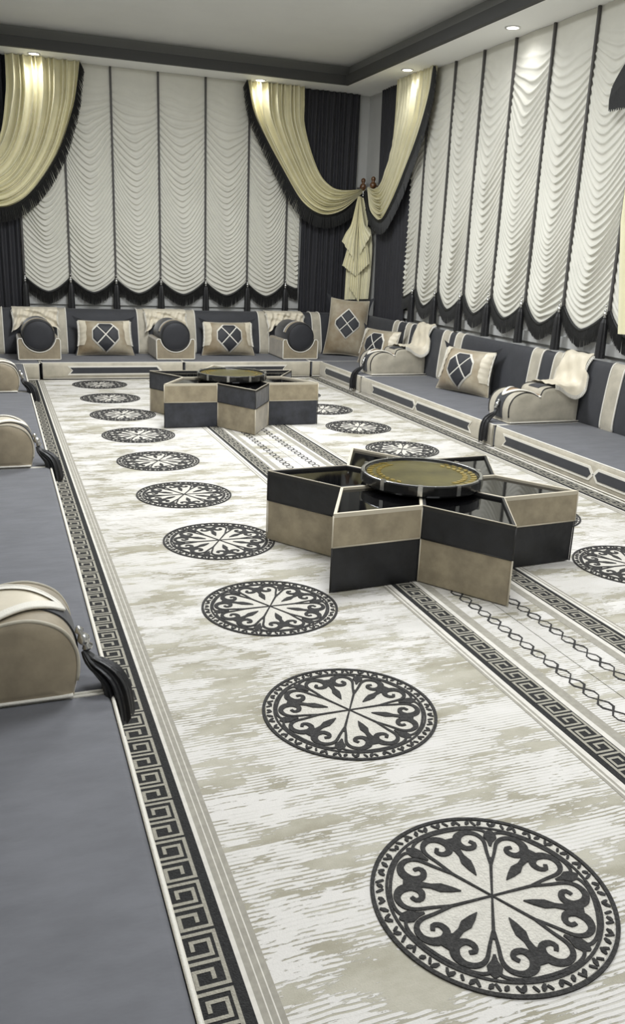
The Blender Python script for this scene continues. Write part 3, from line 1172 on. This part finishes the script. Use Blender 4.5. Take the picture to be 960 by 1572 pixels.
# ------------------------------------------------------------------ star tables
def star_table(label, loc, rz, dark, group='star shaped tables of six rhombic boxes'):
    t = root('star_table', label, 'table', loc, rz, group=group)
    a, H, HB = 0.484, 0.405, 0.238
    for k in range(6):
        th = k*pi/3
        odd = k % 2 == 0                              # dark upper band
        up, low = (dark, m_tan) if odd else (m_tan, dark)
        rim = m_darkrim if odd else m_rim

        def rh(s=0.0):
            """rhombus of the box, shrunk by s"""
            P = [(0.0, 0.0), (a*cos(-pi/6), a*sin(-pi/6)), (sqrt(3)*a, 0.0), (a*cos(pi/6), a*sin(pi/6))]
            cx = sqrt(3)*a/2
            kx = 1-s/(a*sqrt(3)/4)
            P = [(cx+(p[0]-cx)*kx, p[1]*kx) for p in P]
            return [(p[0]*cos(th)-p[1]*sin(th), p[0]*sin(th)+p[1]*cos(th)) for p in P]
        mod = MB().prism(rh(0.004), lambda p, q: (p[0], p[1], 0.012 + q*(HB-0.012))).build('table_box', low, t)
        MB().prism(rh(0.002), lambda p, q: (p[0], p[1], HB+q*(H-0.02-HB))).build('upper_band', up, mod)
        MB().prism(rh(0.014), lambda p, q: (p[0], p[1], H-0.0195+q*0.006)).build('glass_top', m_glass, mod)
        O, I = rh(0.001), rh(0.015)
        V = [(*p, H-0.02) for p in O]+[(*p, H-0.02) for p in I]+[(*p, H) for p in O]+[(*p, H) for p in I]
        Fc = []
        for i in range(4):
            l = (i+1) % 4
            Fc += [(i, 4+i, 4+l, l), (8+i, 8+l, 12+l, 12+i), (4+i, 12+i, 12+l, 4+l), (i, l, 8+l, 8+i)]
        ob('rim', V, Fc, rim, mod)
        q = rh(0.0015)
        for i in (1, 2, 3):
            MB().tube([(q[i][0], q[i][1], HB), (q[i][0], q[i][1], H-0.01)], 0.0042, 6).build('upper_piping', m_darkrim if odd else m_rim, mod, True)
            MB().tube([(q[i][0], q[i][1], 0.011), (q[i][0], q[i][1], HB)], 0.0042, 6).build('lower_piping', m_rim if odd else m_darkrim, mod, True)
        MB().tube([(p[0], p[1], HB) for p in (q[1], q[2], q[3])], 0.004, 6).build('seam_piping', m_darkrim if odd else m_rim, mod, True)
        if odd:
            MB().tube([(p[0], p[1], H+0.001) for p in (q[1], q[2], q[3])], 0.003, 5).build('bright_piping', m_rim, mod, True)
    return t


star_table('near star shaped table of black and tan velvet boxes with black glass tops', (2.104, 3.921, 0), -1.499, m_blkvel)
star_table('far star shaped table of slate and tan velvet boxes near the back seats', (2.093, 7.833, 0), -1.588, m_slatevel)


def tray(label, loc, rz):
    t = root('round_tray', label, 'tray', loc, rz, group='round black and gold trays')
    R = 0.325
    MB().lathe([(R-0.03, 0.0), (R-0.004, 0.002), (R, 0.012), (R, 0.054), (R-0.006, 0.060), (R-0.018, 0.060), (R-0.022, 0.050), (R-0.03, 0.0405), (0.01, 0.040)], 64).build('tray_body', m_traywall, t)
    MB().lathe([(R-0.020, 0.0595), (R-0.012, 0.0635), (R-0.004, 0.0605)], 64, cap=False).build('rim_ring', m_silver, t, True)
    MB().lathe([(R-0.030, 0.0408), (R-0.031, 0.046), (0.008, 0.0465)], 64).build('gold_plate', m_gold, t)
    for k in range(10):
        an = 2*pi*k/10+0.2
        mb = MB().box(R-0.014, -0.012, 0.010, R+0.004, 0.012, 0.0655)
        o = mb.build('silver_clip', m_silver, t)
        o.rotation_euler = (0, 0, an)
    for sgn in (0, 1):
        for row, (rad, ln) in enumerate(((0.262, 0.052), (0.218, 0.044))):
            for k in range(11):
                an = (pi if sgn else 0)+radians(-50+10*k)
                P = [(0, 0), (ln*0.35, 0.012), (ln*0.7, 0.010), (ln, 0), (ln*0.7, -0.010), (ln*0.35, -0.012)]
                c, s = cos(an+1.0), sin(an+1.0)
                bx, by = rad*cos(an), rad*sin(an)
                MB().prism(P, lambda p, q: (bx+p[0]*c-p[1]*s, by+p[0]*s+p[1]*c, 0.0466+0.003*q)).build('laurel_leaf', m_leaf, t)
    return t


tray('round black tray with gold plate and silver clips on the near star table', (2.085, 3.885, 0.4075), -0.38)
tray('round black tray with gold plate and silver clips on the far star table', (2.052, 7.70, 0.4075), -0.25)


# ------------------------------------------------------------------ window dressing
def back3(a, z, d):
    return (a, YB-d, z)


def right3(a, z, d):
    return (XR-d, a, z)


def fringe_strands(mb, top, direction, length, map3, d0, w_=0.006, jit=0.012, thick=0.006):
    """threads hanging from a row of 2-D points (a, z)"""
    for i, p in enumerate(top):
        dx, dz = direction[i]
        L = length[i]*(1+jit*3*(random.random()-0.5))
        sw = (random.random()-0.5)*jit
        dd = d0[i]+random.random()*0.012
        e = (p[0]+dx*L+sw, p[1]+dz*L)
        m = ((p[0]+e[0])/2+sw*0.3, (p[1]+e[1])/2)
        h = w_/2
        V = []
        for (q, k, dz_) in ((p, 1.0, 0.0), (m, 1.0, 0.004), (e, 0.55, 0.0)):
            V += [map3(q[0]-h*k, q[1], dd+dz_), map3(q[0]+h*k, q[1], dd+dz_), map3(q[0], q[1], dd+dz_+thick*k)]
        Fc = []
        for r in (0, 3):
            Fc += [(r, r+1, r+4, r+3), (r+1, r+2, r+5, r+4), (r+2, r, r+3, r+5)]
        Fc.append((6, 7, 8))
        mb.add(V, Fc)


def festoon_blind(label, straps, a_end0, a_end1, map3, zs, zmid, ztop, tz, loc, sign):
    t = root('festoon_blind', label, 'blind', loc, group='ivory festoon blinds')
    ox, oy, oz = loc
    m3 = lambda a, z, d: tuple(np.array(map3(a, z, d))-np.array(loc))
    cuts = [a_end0]+straps+[a_end1]
    NU, PITCH_, AMP = 27, 0.0675, 0.024
    for s in range(len(cuts)-1):
        a0, a1 = cuts[s], cuts[s+1]
        half = s == 0 or s == len(cuts)-2
        wd = a1-a0
        if wd < 0.1:
            continue
        k0 = random.random()*6
        sagb = (zs-zmid)*min(1, wd/0.5)
        us = np.linspace(0, 1, NU)
        shape = 1-np.abs(2*us-1)**1.6
        if half and s == len(cuts)-2:                # cut off side folds hang one way only
            shape = np.clip(us*1.25, 0, 1)**0.8
        if half and s == 0:
            shape = np.clip((1-us)*1.25, 0, 1)**0.8
        shape2 = (1-np.abs(2*us-1)**1.55) if not half else shape
        nfold = (ztop-zs)/PITCH_
        rows = int(nfold*8)
        V = np.zeros((rows+1, NU, 3))
        P = []
        for r in range(rows+1):
            zp = zs+(ztop-zs)*r/rows
            room = max(0.0, ztop-zp)
            sag = (sagb+0.16*min(1, r/110))
            sg = sag*min(1, room/0.95)**0.8
            row = []
            for i in range(NU):
                u = us[i]
                mixk = min(1, r/110)
                z = zp-sg*(shape[i]*(1-mixk)+shape2[i]*mixk)
                wob = 0.35*sin(zp*2.3+k0)+0.28*sin(u*5+zp*3.7+k0*2)+0.16*sin(zp*9.1+u*9+k0)
                ph = (zp-zs)/PITCH_+wob
                f = ph-math.floor(ph)
                # soft swag: rounded lip that overhangs a hollow
                rid = math.exp(-((f-0.5)/0.19)**2)
                fade = min(1, room/0.35)**1.2 if room > 0 else 0
                fade = fade*(0.35+0.65*shape[i]**0.4)*(0.85+0.25*sin(zp*4.1+k0+u*2))
                edge = min(1, r/10)
                d = 0.055+0.035*shape[i]*(1-0.5*(1-min(1, room/0.5)))+AMP*rid*fade*edge
                z -= 0.010*rid*fade*edge
                row.append(m3(a0+wd*u, z, d))
            P.append(row)
        MB().grid(P).build('blind_panel', m_blind, t, True)
        # hem braid and fringe
        nst = max(8, int(wd/0.0042))
        top, dr, ln, d0 = [], [], [], []
        for j in range(nst):
            u = (j+0.5)/nst
            sh = float(np.interp(u, us, shape))
            top.append((a0+wd*u, zs-sagb*sh+0.004))
            slope = float(np.interp(min(1, u+0.02), us, shape)-np.interp(max(0, u-0.02), us, shape))
            dr.append((0.0, -1.0))
            ln.append(0.165)
            d0.append(0.058+0.032*sh)
        fm = MB()
        fringe_strands(fm, top, dr, ln, m3, d0, w_=0.0075)
        fm.build('fringe', m_fringe, t, kind='stuff')
        hb = MB()
        hb.grid([[m3(a0+wd*u, zs-sagb*sh+dz, 0.060+0.035*sh+dd) for u, sh in zip(us, shape)] for dz, dd in ((0.004, 0.0), (0.004, 0.012), (-0.022, 0.013), (-0.022, 0.0))])
        hb.build('hem_braid', m_fringe, t, True)
    for a in straps:
        mb = MB()
        h = 0.0115
        mb.grid([[m3(a-h, z, 0.06), m3(a-h, z, 0.084), m3(a+h, z, 0.084), m3(a+h, z, 0.06)] for z in np.linspace(zs-0.01, ztop, 8)])
        mb.build('strap', m_strap, t)
        b = Vector(m3(a, zs-0.02, 0.112))
        sk = MB()
        n = 18
        Vv, Fc = [], []
        prof = [(0.006, 0.012), (0.016, 0.0), (0.027, -0.03), (0.034, -0.09), (0.037, -0.20), (0.040, -0.335)]
        for (r, z) in prof:
            for j in range(n):
                an = 2*pi*j/n
                q = r*(1+0.15*(j % 2))
                Vv.append((b.x+q*cos(an), b.y+q*sin(an), b.z-0.06+z))
        for i in range(len(prof)-1):
            for j in range(n):
                l = (j+1) % n
                Fc.append((i*n+j, i*n+l, (i+1)*n+l, (i+1)*n+j))
        Fc.append(tuple((len(prof)-1)*n+j for j in range(n)))
        ts = sk.add(Vv, Fc).build('tassel', m_tassel, t)
        bead(ts, (b.x, b.y, b.z-0.055), 1.0)
        MB().lathe([(0.002, -0.011), (0.010, -0.005), (0.011, 0.0), (0.010, 0.005), (0.002, 0.011)], 12, b.x, b.y-0.004, b.z+0.05).build('button', m_silver, t, True)
    return t


festoon_blind('ivory festoon blind with black fringe covering the back wall window', [0.385, 0.945, 1.524, 2.112, 2.722, 3.31, 3.862], 0.36, 4.045, back3, 1.150, 0.966, ZS-0.002, 0.76, (2.0, YB, 0), 1)
festoon_blind('ivory festoon blind with black fringe covering the right wall window', [5.52, 6.12, 6.775, 7.40, 8.035, 8.63, 9.235, 9.83], 4.9, 10.12, right3, 1.195, 1.000, ZS-0.002, 0.78, (XR, 7.4, 0), -1)


def drape(label, a0, a1, z0, z1, map3, loc, pleat=0.085, d=0.10, amp=0.026, taper=0.0, m=None, taper_top=0.0):
    t = root('dark_curtain', label, 'curtain', loc, group='dark pleated curtains')
    m3 = lambda a, z, dd: tuple(np.array(map3(a, z, dd))-np.array(loc))
    n = int(abs(a1-a0)/pleat*9)
    rows = []
    for j in range(26):
        v = j/25
        z = z0+(z1-z0)*v
        e1 = a1-taper*(1-v)
        row = []
        for i in range(n+1):
            u = i/n
            ph = u*abs(a1-a0)/pleat*2*pi
            aa = a0+(e1-a0)*u+0.010*sin(v*3+u*20)
            row.append(m3(aa, z, d+amp*cos(ph+0.5*sin(v*2.6+u*7))+0.010*sin(u*17+v*2)))
        rows.append(row)
    MB().grid(rows).build('cloth', m or m_drape, t, True)
    return t


drape('dark pleated curtain at the far left of the back wall, under the left swag', XL+0.02, 0.352, 0.30, ZS-0.003, back3, (-0.2, YB-0.1, 0.30), d=0.075, amp=0.022)
drape('dark pleated curtain on the back wall beside the corner', 4.06, 4.885, 0.30, ZS-0.003, back3, (4.47, YB-0.1, 0.30), d=0.075, amp=0.022, taper=0.03)
drape('dark pleated curtain on the right wall beside the corner', 10.13, 11.24, 0.30, ZS-0.003, right3, (XR-0.1, 10.66, 0.30), d=0.052, taper=0.15, pleat=0.075, amp=0.016)


def swag(label, outer, inner, map3, loc, npl=12, d0=0.195, flen=0.17, outsign=1, name='swag_curtain'):
    """cloth spanned between the outer (fringed) and inner curve, both from the top to the knob"""
    t = root(name, label, 'curtain', loc, group='pale yellow swag curtains with black fringe')
    m3 = lambda a, z, dd: tuple(np.array(map3(a, z, dd))-np.array(loc))
    NT, NS = 64, npl*12+1
    O, I = spline(outer, NT), spline(inner, NT)
    rows = []
    for s_ in range(NS):
        s = s_/(NS-1)
        sw = s+0.018*sin(s*31)                         # uneven pleats
        row = []
        for j in range(NT):
            k = j/(NT-1)
            # lower folds keep to the outer curve longer, so the folds crowd together near the inner edge
            ss = s**(1.0+0.35*sin(k*pi))
            p = O[j]*(1-ss)+I[j]*ss
            fade = 1-0.72*max(0, (k-0.55)/0.45)
            d = d0+(0.050*(1-2*abs(sin(pi*npl*sw+0.4*sin(k*3+s*9)))**0.8)+0.014*sin(2*pi*npl*0.5*sw+k*4))*fade+0.05*sin(k*pi)*(1-s)*0.8
            row.append(m3(p[0], p[1], d))
        rows.append(row)
    MB().grid(rows).build('cloth', m_yellow, t, True)
    # fringe along the outer edge
    n = 260
    Q = spline(outer, n)
    top, dr, ln, d0l = [], [], [], []
    for j in range(n):
        a = Q[max(j-1, 0)]
        b = Q[min(j+1, n-1)]
        d = (b-a)/np.linalg.norm(b-a)
        nv = np.array([-d[1], d[0]])*outsign
        k = j/(n-1)
        v = nv*0.55+np.array([0, -1.0])*(0.9)
        v = v/np.linalg.norm(v)
        L = flen*(0.62+0.38*min(1, k*2.2))*(1 if k < 0.9 else 1.0)
        for q in range(2):
            top.append(Q[j]+(Q[min(j+1, n-1)]-Q[j])*0.5*q)
            dr.append(v)
            ln.append(L)
            d0l.append(d0+0.03*sin(k*pi))
    fm = MB()
    fringe_strands(fm, top, dr, ln, m3, d0l, w_=0.010, jit=0.02)
    fm.build('fringe', m_fringe, t, kind='stuff')
    hb = MB()
    A, B = [], []
    for j in range(0, n, 4):
        k = j/(n-1)
        v = np.array(dr[2*j])
        L = ln[2*j]
        A.append(m3(*(Q[j]), d0+0.05*sin(k*pi)*0.8+0.034))
        B.append(m3(*(Q[j]+v*L*0.22), d0+0.03*sin(k*pi)+0.004))
    hb.grid([A, B])
    hb.build('fringe_heading', m_fringe, t, True)
    return t


KZ = 2.46
# centre back swag, from the window to the corner knob
oc = [(3.235, ZS-0.004), (3.31, 3.32), (3.442, 3.06), (3.726, 2.627), (4.02, 2.231), (4.313, 2.077), (4.602, 2.135), (4.838, 2.32), (4.965, 2.44)]
ic = [(4.010, ZS-0.004), (4.022, 3.45), (4.032, 3.22), (4.135, 2.901), (4.29, 2.600), (4.45, 2.46), (4.60, 2.418), (4.80, 2.430), (4.972, KZ)]
swag('pale yellow swag on the back wall, sweeping to the corner knob', oc, ic, back3, (3.9, YB-0.15, 2.5), outsign=-1)
ol = [(1.145, ZS-0.004), (1.10, 3.38), (1.037, 3.111), (0.863, 2.656), (0.613, 2.266), (0.37, 2.03), (0.10, 1.945), (-0.25, 2.05), (-0.60, 2.40)]
il = [(0.300, ZS-0.004), (0.300, 3.45), (0.285, 3.22), (0.205, 2.80), (0.06, 2.56), (-0.14, 2.44), (-0.32, 2.42), (-0.45, 2.43), (-0.60, KZ)]
swag('pale yellow swag at the left edge of the back wall', ol, il, back3, (0.3, YB-0.15, 2.5), outsign=1)
orr = [(9.545, ZS-0.004), (9.590, 3.36), (9.760, 2.98), (10.02, 2.62), (10.33, 2.27), (10.674, 2.02), (10.95, 2.06), (11.158, 2.20), (11.285, 2.44)]
irr = [(10.50, ZS-0.004), (10.52, 3.45), (10.54, 3.22), (10.60, 2.90), (10.72, 2.65), (10.86, 2.50), (11.0, 2.44), (11.14, 2.43), (11.285, KZ)]
swag('pale yellow swag on the right wall beside the corner', orr, irr, right3, (XR-0.12, 10.4, 2.5), outsign=-1, d0=0.16)

# curtain side at the right edge of the frame
t = root('yellow_side_curtain', 'pale yellow curtain edge on the right wall at the right edge of the frame', 'curtain', (XR-0.20, 5.5, 0.9))
rows = []
for j in range(40):
    v = j/39
    z = 1.02+(ZS-0.004-1.02)*v
    e = 5.85+0.17*min(1, (z-1.0)/0.9)-0.35*max(0, z-2.75)
    rows.append([(0.025*cos(u*5.0*2*pi+v*1.5)+0.01, (e-0.55*(1-u))-5.5, z-0.9) for u in np.linspace(0, 1, 46)])
MB().grid(rows).build('cloth', m_yellow, t, True)
fm = MB()
for k in range(60):
    yy = 6.25-0.5*k/60
    zt = 2.93+0.28*((6.25-yy)/0.25)**0.8
    fm.tube([(-0.045, yy-5.5, zt-0.9), (-0.055+0.004*sin(k*2.2), yy-5.5, (zt+2.76)/2-0.9), (-0.05, yy-5.5, 2.76+0.01*sin(k*1.9)-0.9)], [0.007, 0.007, 0.004], 4)
fm.build('fringe', m_fringe, t, kind='stuff')

# knobs at the corner
KP = [(0.004, 0.0), (0.014, 0.004), (0.030, 0.020), (0.035, 0.040), (0.026, 0.060), (0.014, 0.070), (0.020, 0.085), (0.024, 0.100), (0.018, 0.116), (0.006, 0.124)]
for (px, py), lab, gx, gy in (((4.930, YB-0.20), 'turned wooden curtain knob in the corner, on the back wall', 0, 1), ((XR-0.12, 11.22), 'turned wooden curtain knob in the corner, on the right wall', 1, 0)):
    t = root('curtain_knob', lab, 'curtain holder', (px, py, 2.43), group='wooden curtain knobs in the corner')
    MB().lathe([(r_*1.35, z_*1.3) for r_, z_ in KP], 20).build('finial', m_wood, t, True)
    dd = YB-py if gy else XR-px
    MB().tube([(0, 0, 0.04), (gx*dd, gy*dd, 0.04)], 0.009, 8).build('stem', m_wood, t, True)
    ts = tassel_sweep([(0, -0.01, -0.085), (0.005, -0.02, -0.2), (0.0, -0.02, -0.32), (-0.01, -0.02, -0.50)], 'tassel', t, 0.016, 0.055)
    bead(ts, (0, -0.015, -0.085), 1.0)

# cascading tail in the corner
t = root('cascade_curtain', 'pale yellow cascading curtain tail hanging in the corner under the two knobs', 'curtain', (4.86, 11.38, 0.9), rz=radians(-42))


def tail_sheet(left, right, ztop, d, pl, m=m_yellow, amp=0.016):
    """left / right edges as (x, z) polylines from the bottom up"""
    n = 30
    Lp, Rp = spline(left, n), spline(right, n)
    rows = []
    for j in range(n):
        k = j/(n-1)
        row = []
        for u in np.linspace(0, 1, pl*16+1):
            p = Lp[j]*(1-u)+Rp[j]*u
            row.append((p[0], -d-amp*(1-0.6*k)*cos(u*pl*1.6*2*pi+0.8*sin(k*4+d*40)), p[1]-0.9))
        rows.append(row)
    MB().grid(rows).build('cascade_layer', m, t, True)


tail_sheet([(-0.185, 0.95), (-0.18, 1.35), (-0.17, 1.75), (-0.03, 2.32)], [(0.165, 0.98), (0.18, 1.35), (0.17, 1.8), (0.02, 2.32)], 2.3, 0.03, 4, amp=0.012)
tail_sheet([(-0.10, 1.12), (-0.10, 1.4), (-0.09, 1.8), (-0.02, 2.33)], [(0.05, 0.93), (0.05, 1.4), (0.05, 1.8), (0.015, 2.33)], 2.3, 0.09, 3)
tail_sheet([(-0.205, 1.42), (-0.15, 1.62), (-0.10, 1.85), (-0.02, 2.33)], [(0.0, 1.28), (0.0, 1.5), (0.0, 1.8), (0.01, 2.33)], 2.3, 0.125, 3)
tail_sheet([(-0.215, 1.74), (-0.16, 1.86), (-0.09, 1.98), (-0.015, 2.33)], [(-0.03, 1.50), (-0.03, 1.65), (-0.02, 1.9), (0.005, 2.33)], 2.3, 0.16, 2)
tail_sheet([(0.02, 1.30), (0.02, 1.5), (0.01, 1.85), (-0.005, 2.33)], [(0.185, 1.46), (0.16, 1.62), (0.10, 1.9), (0.015, 2.33)], 2.3, 0.12, 3)
tail_sheet([(0.04, 1.55), (0.04, 1.65), (0.02, 1.9), (0.0, 2.33)], [(0.20, 1.84), (0.15, 1.90), (0.09, 2.0), (0.015, 2.33)], 2.3, 0.155, 2)
